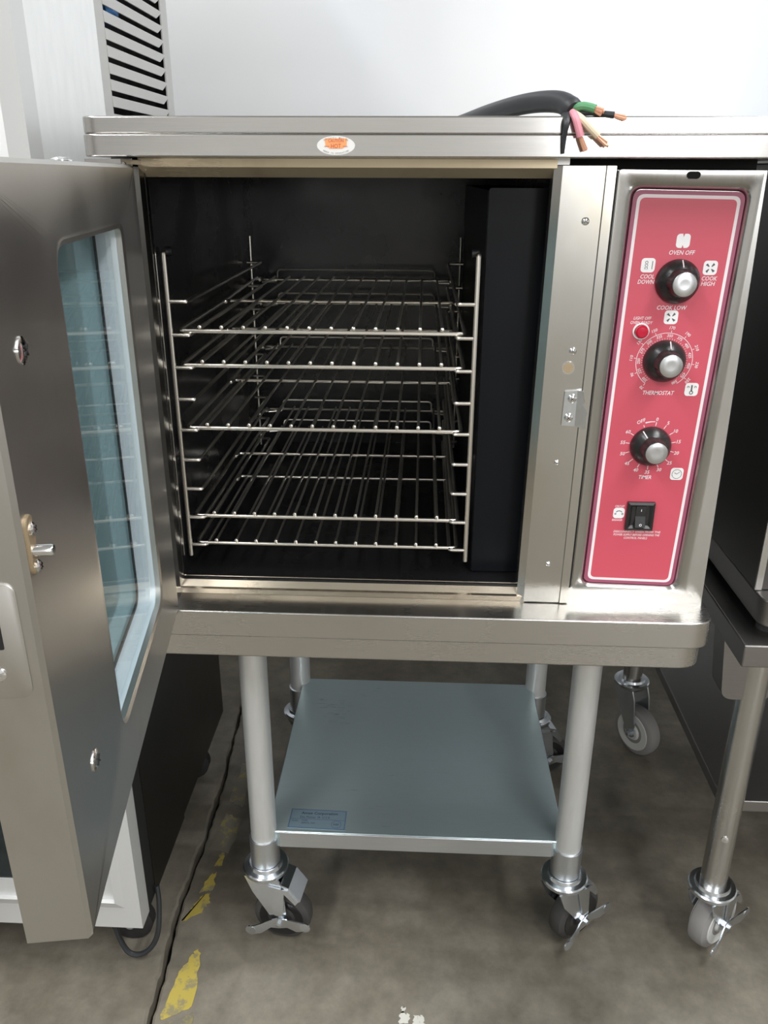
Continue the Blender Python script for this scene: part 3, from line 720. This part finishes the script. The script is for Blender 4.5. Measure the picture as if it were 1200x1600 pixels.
# ---------------------------------------------------------------- casters and equipment stand
def make_caster(parent, loc, yaw, R_=0.048, top=0.148, trail=0.028, wmats=('black_rubber', 'tread_rubber', 'black_plastic'), brake=True, w=0.030):
    """fork is the caster's own mesh; wheel and brake lever are its children; local x = trailing direction"""
    base = Vector(loc); rl = root_of(parent).location
    bm = BM()
    h = top
    lathe(bm, (0, 0, h), (0, 0, 1), [(-0.020, 0.024), (-0.016, 0.031), (-0.010, 0.036), (-0.004, 0.037), (-0.002, 0.035), (-0.001, 0.028), (0.004, 0.026), (0.0045, 0.0001)], 28)
    yo = w / 2 + 0.004
    for s in (-1, 1):
        P = [(-0.030, h - 0.014), (0.026, h - 0.014), (0.034, h - 0.035), (trail + 0.012, R_ - 0.004), (trail + 0.004, R_ - 0.011), (trail - 0.006, R_ - 0.010), (trail - 0.012, R_), (-0.018, h - 0.045)]
        a = [(x, s * yo, z) for x, z in P]; b_ = [(x, s * (yo + 0.0030), z) for x, z in P]
        loft(bm, [a, b_])
    box(bm, -0.026, 0.026, -yo, yo, h - 0.0175, h - 0.0145)
    c = obj('caster', bm, 'zinc', parent, 30, world=False)
    c.location = base - rl; c.rotation_euler = (0, 0, R(yaw))
    bm = BM()
    r = R_
    lathe(bm, (trail, -w / 2, R_), (0, 1, 0), [(0.0, r * 0.80), (0.002, r * 0.90), (0.004, r * 0.965), (w * 0.3, r), (w * 0.7, r), (w - 0.004, r * 0.965), (w - 0.002, r * 0.90), (w, r * 0.80)], 36, 1)
    for s, o in ((-1, -w / 2), (1, w / 2)):
        lathe(bm, (trail, o, R_), (0, s, 0), [(-0.001, r * 0.78), (0.0015, r * 0.76), (0.0005, r * 0.60), (-0.0005, r * 0.36), (0.004, r * 0.30), (0.004, 0.0001)], 28, 2 if s < 0 else 2)
    obj('wheel', bm, [wmats[0], wmats[1], wmats[2]], c, 30, world=False)
    bm = BM(); lathe(bm, (trail, -yo - 0.003, R_), (0, -1, 0), [(0, 0.008), (0.004, 0.008), (0.004, 0.005), (0.010, 0.005), (0.011, 0.0001)], 6)
    lathe(bm, (trail, yo + 0.003, R_), (0, 1, 0), [(0, 0.008), (0.004, 0.008), (0.004, 0.0001)], 6)
    obj('axle_nut', bm, 'zinc', c, world=False)
    if brake:
        bm = BM(); y0 = -yo - 0.0065
        P = [(-0.046, -0.009, -0.007), (-0.030, -0.007, -0.005), (-0.014, 0.0, -0.001), (0.0, 0.0, 0.0), (0.014, 0.0, -0.001), (0.030, -0.004, -0.003), (0.044, -0.003, -0.005)]
        hw = [0.0075, 0.0100, 0.0080, 0.0105, 0.0080, 0.0105, 0.0080]
        lo = []
        for (x, z, y), q in zip(P, hw):
            X = trail + x; Y = y0 + y; Z = R_ + z + x * 0.18
            lo.append([(X, Y, Z - q), (X, Y - 0.0022, Z - q), (X, Y - 0.0022, Z + q), (X, Y, Z + q)])
        loft(bm, lo)
        for k in (0, -1): cyl(bm, (trail + P[k][0] * 1.02, y0 + P[k][2] - 0.0022, R_ + P[k][1] + P[k][0] * 0.18), (trail + P[k][0] * 1.02, y0 + P[k][2], R_ + P[k][1] + P[k][0] * 0.18), 0.0088, n=16)
        obj('brake_lever', bm, 'zinc', c, 25, world=False)
        bm = BM()
        loft(bm, [[(x, y, z) for x, z in ((0.010, h - 0.026), (0.042, h - 0.030), (0.058, h - 0.052), (0.054, h - 0.058), (0.036, h - 0.038), (trail + 0.006, R_ + 0.012), (trail - 0.008, R_ + 0.014))] for y in (-yo - 0.0065, -yo - 0.0035)])
        loft(bm, [[(x, y, z) for x, z in ((0.030, h - 0.0215), (0.044, h - 0.026), (0.062, h - 0.051), (0.058, h - 0.054), (0.040, h - 0.0305), (0.030, h - 0.025))] for y in (-yo - 0.004, yo + 0.004)])
        obj('brake_bracket', bm, 'zinc', c, 25, world=False)
    return c
ST = thing('equipment_stand', 'galvanized equipment stand on four casters carrying the open oven', 'stand', (0.27, 0.28, 0))
bm = BM(); P = rquad([(-0.092, -0.034), (0.627, -0.034), (0.627, 0.585), (-0.092, 0.585)], [0.022, 0.034, 0.01, 0.01], 8)
plate_xy(bm, P, 0.5965, 0.6335); obj('stand_top', bm, 'steel_h', ST, bevel=0.002)
LX0, LX1, LY0, LY1 = 0.0280, 0.5066, 0.0665, 0.4820
SZ = 0.2169
bm = BM(); x0, x1, y0, y1 = 0.034, 0.5005, 0.060, 0.4885
P = rquad([(x0, y0), (x1, y0), (x1, y1), (x0, y1)], 0.002, 2)
loft(bm, [XY(P, SZ - 0.0295), XY(P, SZ - 0.0015), XY(inset(P, 0.0015), SZ)], cap0=False)
sh = obj('shelf', bm, 'galvanized_shelf', ST, 30, label='blue-grey sheet metal undershelf')
bm = BM(); box(bm, 0.0535, 0.482, 0.0588, 0.0612, SZ - 0.030, SZ - 0.0008); obj('shelf_apron', bm, 'shelf_edge', sh, bevel=0.0008)
# maker's label on the shelf
bm = BM(); plate_xy(bm, [(0.0650, 0.0690), (0.1572, 0.0670), (0.1572, 0.1100), (0.0660, 0.1120)], SZ, SZ + 0.0004); lb = obj('maker_label', bm, 'label_blue', ST, label='blue printed maker label on the shelf corner')
bm = BM(); zt = SZ + 0.00055
def TL(s, cx, cy, wd, ht, wgt=0.012): text_bm(bm, s, lambda u, v, d: (cx + u, cy + v, zt), wd, ht, 0, wgt)
TL('Amex Corporation', 0.1130, 0.1015, 0.0590, 0.0075, 0.02); TL('Des Moines  IA  U S A', 0.1065, 0.0935, 0.0480, 0.0048, 0.0)
TL('TYPE', 0.0905, 0.0855, 0.0100, 0.0034, 0.0); TL('SERIAL NO', 0.0970, 0.0805, 0.0220, 0.0034, 0.0); TL('NSF', 0.1420, 0.0790, 0.0085, 0.0040)
TL('MODEL', 0.0755, 0.0850, 0.0100, 0.0030, 0.0)
obj('label_print', bm, 'label_ink', lb)
bm = BM()
def ln(p, q, wd):
    p = Vector(p); q = Vector(q); d = (q - p).normalized(); nn = Vector((-d.y, d.x)) * wd / 2
    bm.faces.new([bm.verts.new((a.x, a.y, zt)) for a in (p - nn, q - nn, q + nn, p + nn)])
fr = [(0.0665, 0.0705), (0.1555, 0.0685), (0.1555, 0.1085), (0.0675, 0.1105)]
for a, b_ in zip(fr, fr[1:] + fr[:1]): ln(a, b_, 0.0010)
ln((0.0670, 0.0895), (0.1555, 0.0880), 0.0006)
for i in range(20):
    a, b_ = 2 * math.pi * i / 20, 2 * math.pi * (i + 1) / 20
    ln((0.1420 + 0.0078 * math.sin(a), 0.0790 + 0.0078 * math.cos(a)), (0.1420 + 0.0078 * math.sin(b_), 0.0790 + 0.0078 * math.cos(b_)), 0.0006)
obj('label_lines', bm, 'label_line', lb)
for x, y, yaw, cl_, tr in ((LX0, LY0, -8, None, 0.026), (LX1, LY0, 38, None, 0.034), (LX0, LY1, 35, None, 0.03), (LX1, LY1, 15, None, 0.034)):
    bm = BM(); cyl(bm, (x, y, 0.150), (x, y, 0.598), 0.0203, n=28); lg = obj('leg', bm, 'galvanized_tube', ST)
    bm = BM(); lathe(bm, (x, y, 0), (0, 0, 1), [(0.153, 0.0205), (0.153, 0.0232), (0.2030, 0.0232), (0.2040, 0.0205)], 28); obj('collar', bm, 'shelf_edge', lg)
    make_caster(ST, (x, y, 0), yaw, trail=tr)
# ---------------------------------------------------------------- left neighbour: tall cabinet with framed glass door and louvred side
UX = -0.144
LC = thing('display_cabinet', 'tall stainless cabinet with framed glass door and louvred side, left behind the open oven door', 'cabinet', (-0.45, 0.25, 0))
bm = BM(); box(bm, -0.85, UX, 0.030, 0.197, 0.90, 1.75); box(bm, -0.85, UX, -0.008, 0.030, 1.0, 1.72); obj('cabinet_body', bm, 'steel_cabinet', LC)
bm = BM(); box(bm, -0.85, UX, 0.030, 0.197, 0.11, 0.90); obj('lower_body', bm, 'steel_shaded', LC)  # shade and dark reflections low on the side, painted as near-black steel
bm = BM(); box(bm, -0.85, UX - 0.003, 0.197, 0.515, 0.11, 0.90); box(bm, -0.85, UX - 0.003, 0.197, 0.515, 0.90, 1.23); obj('rear_body', bm, 'steel_shaded', LC)
# louvre panel: frame with punched slots, each slat bent outwards
bm = BM(); ya, yb_, za, zb_ = 0.1975, 0.515, 1.225, 1.75
box(bm, UX - 0.002, UX, ya, ya + 0.030, za, zb_); box(bm, UX - 0.002, UX, 0.482, yb_, za, zb_); box(bm, UX - 0.002, UX, ya + 0.03, 0.482, za, 1.2480)
box(bm, -0.50, UX - 0.002, yb_ - 0.004, yb_, za, zb_)
lv = obj('louver_panel', bm, 'louver_paint', LC)
bm = BM(); box(bm, UX - 0.075, UX - 0.070, ya, yb_ - 0.004, za, zb_); box(bm, UX - 0.070, UX - 0.003, ya, ya + 0.004, za, zb_); box(bm, UX - 0.070, UX - 0.003, yb_ - 0.010, yb_ - 0.006, za, zb_); obj('dark_interior', bm, 'dark_hole', LC)
zs = 1.2500; k = 0
while zs < 1.72:
    z = zs + 0.0192 * k
    if z > 1.73: break
    bm = BM()
    prof = [(UX - 0.0010, z + 0.0190), (UX + 0.0006, z + 0.0185), (UX + 0.0010, z + 0.0075), (UX - 0.0004, z + 0.0075)]
    y0, y1 = ya + 0.0285, 0.4835
    lo = []
    for t, q in ((y0, 1.0), (y1 - 0.030, 1.0), (y1, 0.15)):
        lo.append([(UX - 0.0010, t, z + 0.0190), (UX + 0.0006, t, z + 0.0188), (UX + 0.0012 * q, t, z + 0.0188 - 0.0128 * q), (UX - 0.0006, t, z + 0.0188 - 0.0128 * q)])
    loft(bm, lo); obj('slat', bm, 'louver_paint', lv, 20); k += 1
bm = BM(); lathe(bm, (UX - 0.040, 0.345, 1.392), (1, 0, 0), [(0, 0.0001), (0, 0.026), (0.012, 0.028), (0.016, 0.012), (0.016, 0.0001)], 18); obj('blue_motor', bm, 'fan_blue', LC, label='blue motor seen between the slats')
# door of the cabinet: white frame, bevelled bead, dark glass, gasket
FY = -0.040
def cab_rect(x0, x1, z0, z1): return [(x0, z0), (x1, z0), (x1, z1), (x0, z1)]
o_ = cab_rect(-0.80, UX + 0.001, 0.113, 1.72)
bm = BM()
i1 = cab_rect(-0.755, UX - 0.022, 0.153, 1.67); i2 = cab_rect(-0.747, UX - 0.034, 0.168, 1.66); i3 = cab_rect(-0.740, UX - 0.066, 0.198, 1.65)
loft(bm, [XZ(o_, -0.008), XZ(o_, FY), XZ(i1, FY), XZ(i2, FY - 0.006), XZ(i2, FY + 0.001), XZ(i3, FY + 0.004), XZ(i3, -0.008)], False, False)
cdoor = obj('glass_door', bm, 'frame_white', LC, 20, label='white framed door with dark glass')
bm = BM(); box(bm, -0.742, UX - 0.064, FY + 0.006, FY + 0.011, 0.196, 1.652); obj('pane', bm, 'dark_glass', cdoor)
bm = BM(); box(bm, -0.845, UX - 0.0015, -0.008, 0.0302, 0.110, 1.00); obj('gasket', bm, 'gasket_gap_black', LC)
for x, y in ((-0.196, 0.046), (-0.75, 0.046), (-0.200, 0.44), (-0.75, 0.44)):
    bm = BM(); lathe(bm, (x, y - 0.013, 0.036), (0, 1, 0), [(0, 0.030), (0.003, 0.036), (0.023, 0.036), (0.026, 0.030)], 24, 0)
    lathe(bm, (x, y - 0.013, 0.036), (0, -1, 0), [(0, 0.010), (0.004, 0.008), (0.004, 0.0001)], 14, 1)
    box(bm, x - 0.016, x + 0.016, y - 0.018, y + 0.018, 0.058, 0.112, 1)
    obj('foot_wheel', bm, ['black_rubber', 'zinc'], LC)
bm = BM(); tube(bm, smooth([(-0.205, 0.000, 0.112), (-0.203, -0.002, 0.060), (-0.190, -0.004, 0.020), (-0.172, -0.004, 0.013), (-0.152, -0.002, 0.026), (-0.139, 0.004, 0.055), (-0.137, 0.018, 0.100), (-0.140, 0.026, 0.130)]), 0.0042, 8)
obj('power_cord', bm, 'cable_black', LC)

# ---------------------------------------------------------------- right neighbour: second oven on a second stand
O2 = thing('second_oven', 'second oven at the right edge, its dark side panel facing the open oven', 'oven', (1.05, 0.38, 0.6185))
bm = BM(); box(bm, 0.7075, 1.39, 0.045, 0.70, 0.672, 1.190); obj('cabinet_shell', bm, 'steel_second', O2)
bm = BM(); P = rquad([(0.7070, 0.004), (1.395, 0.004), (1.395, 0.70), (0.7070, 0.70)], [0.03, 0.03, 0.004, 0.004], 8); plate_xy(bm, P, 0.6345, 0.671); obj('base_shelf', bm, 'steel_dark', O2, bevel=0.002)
bm = BM(); box(bm, 0.7065, 0.7150, 0.0425, 0.0455, 0.672, 1.190); obj('front_edge', bm, 'steel_v', O2)
bm = BM(); plate_xy(bm, rquad([(0.698, -0.012), (1.40, -0.012), (1.40, 0.71), (0.698, 0.71)], [0.018, 0.018, 0.004, 0.004], 6), 1.191, 1.229); obj('top_canopy', bm, 'steel_h', O2, bevel=0.002)
for x, y in ((0.73, 0.04), (1.36, 0.04), (0.73, 0.66), (1.36, 0.66)):
    bm = BM(); cyl(bm, (x, y, 0.6185), (x, y, 0.636), 0.014); obj('foot', bm, 'black_rubber', O2)
S2 = thing('work_stand', 'stainless stand on grey wheeled casters under the second oven at right', 'stand', (1.05, 0.35, 0))
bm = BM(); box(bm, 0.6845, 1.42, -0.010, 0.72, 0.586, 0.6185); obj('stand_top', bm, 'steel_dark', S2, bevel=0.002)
for x, y, yaw, br in ((0.742, 0.070, 40, True), (0.7330, 0.600, -58, False), (1.36, 0.070, 30, True), (1.36, 0.600, 30, False)):
    bm = BM(); cyl(bm, (x, y, 0.139 if y < 0.3 else 0.171), (x, y, 0.588), 0.0200, n=28); lg = obj('leg', bm, 'polished_tube', S2)
    if y < 0.3:
        bm = BM(); lathe(bm, (x - 0.004, y - 0.019, 0.243), (-0.2, -1, 0), [(0, 0.006), (0.002, 0.0055), (0.003, 0.003), (0.003, 0.0001)], 14); obj('rivet', bm, 'chrome', lg)
        bm = BM(); loft(bm, [[(x + a, yy, z) for a, z in rquad([(-0.056, 0.587), (-0.046, 0.490), (0.020, 0.490), (0.042, 0.587)], [0.001, 0.016, 0.016, 0.001], 5)] for yy in (y - 0.012, y + 0.030)]); obj('gusset', bm, 'steel_dark', lg)
    make_caster(S2, (x, y, 0), yaw, R_=0.052 if br else 0.055, top=0.136 if br else 0.168, trail=0.022 if br else 0.034, wmats=('grey_rubber', 'grey_rubber', 'hub_plastic'), brake=br, w=0.032)
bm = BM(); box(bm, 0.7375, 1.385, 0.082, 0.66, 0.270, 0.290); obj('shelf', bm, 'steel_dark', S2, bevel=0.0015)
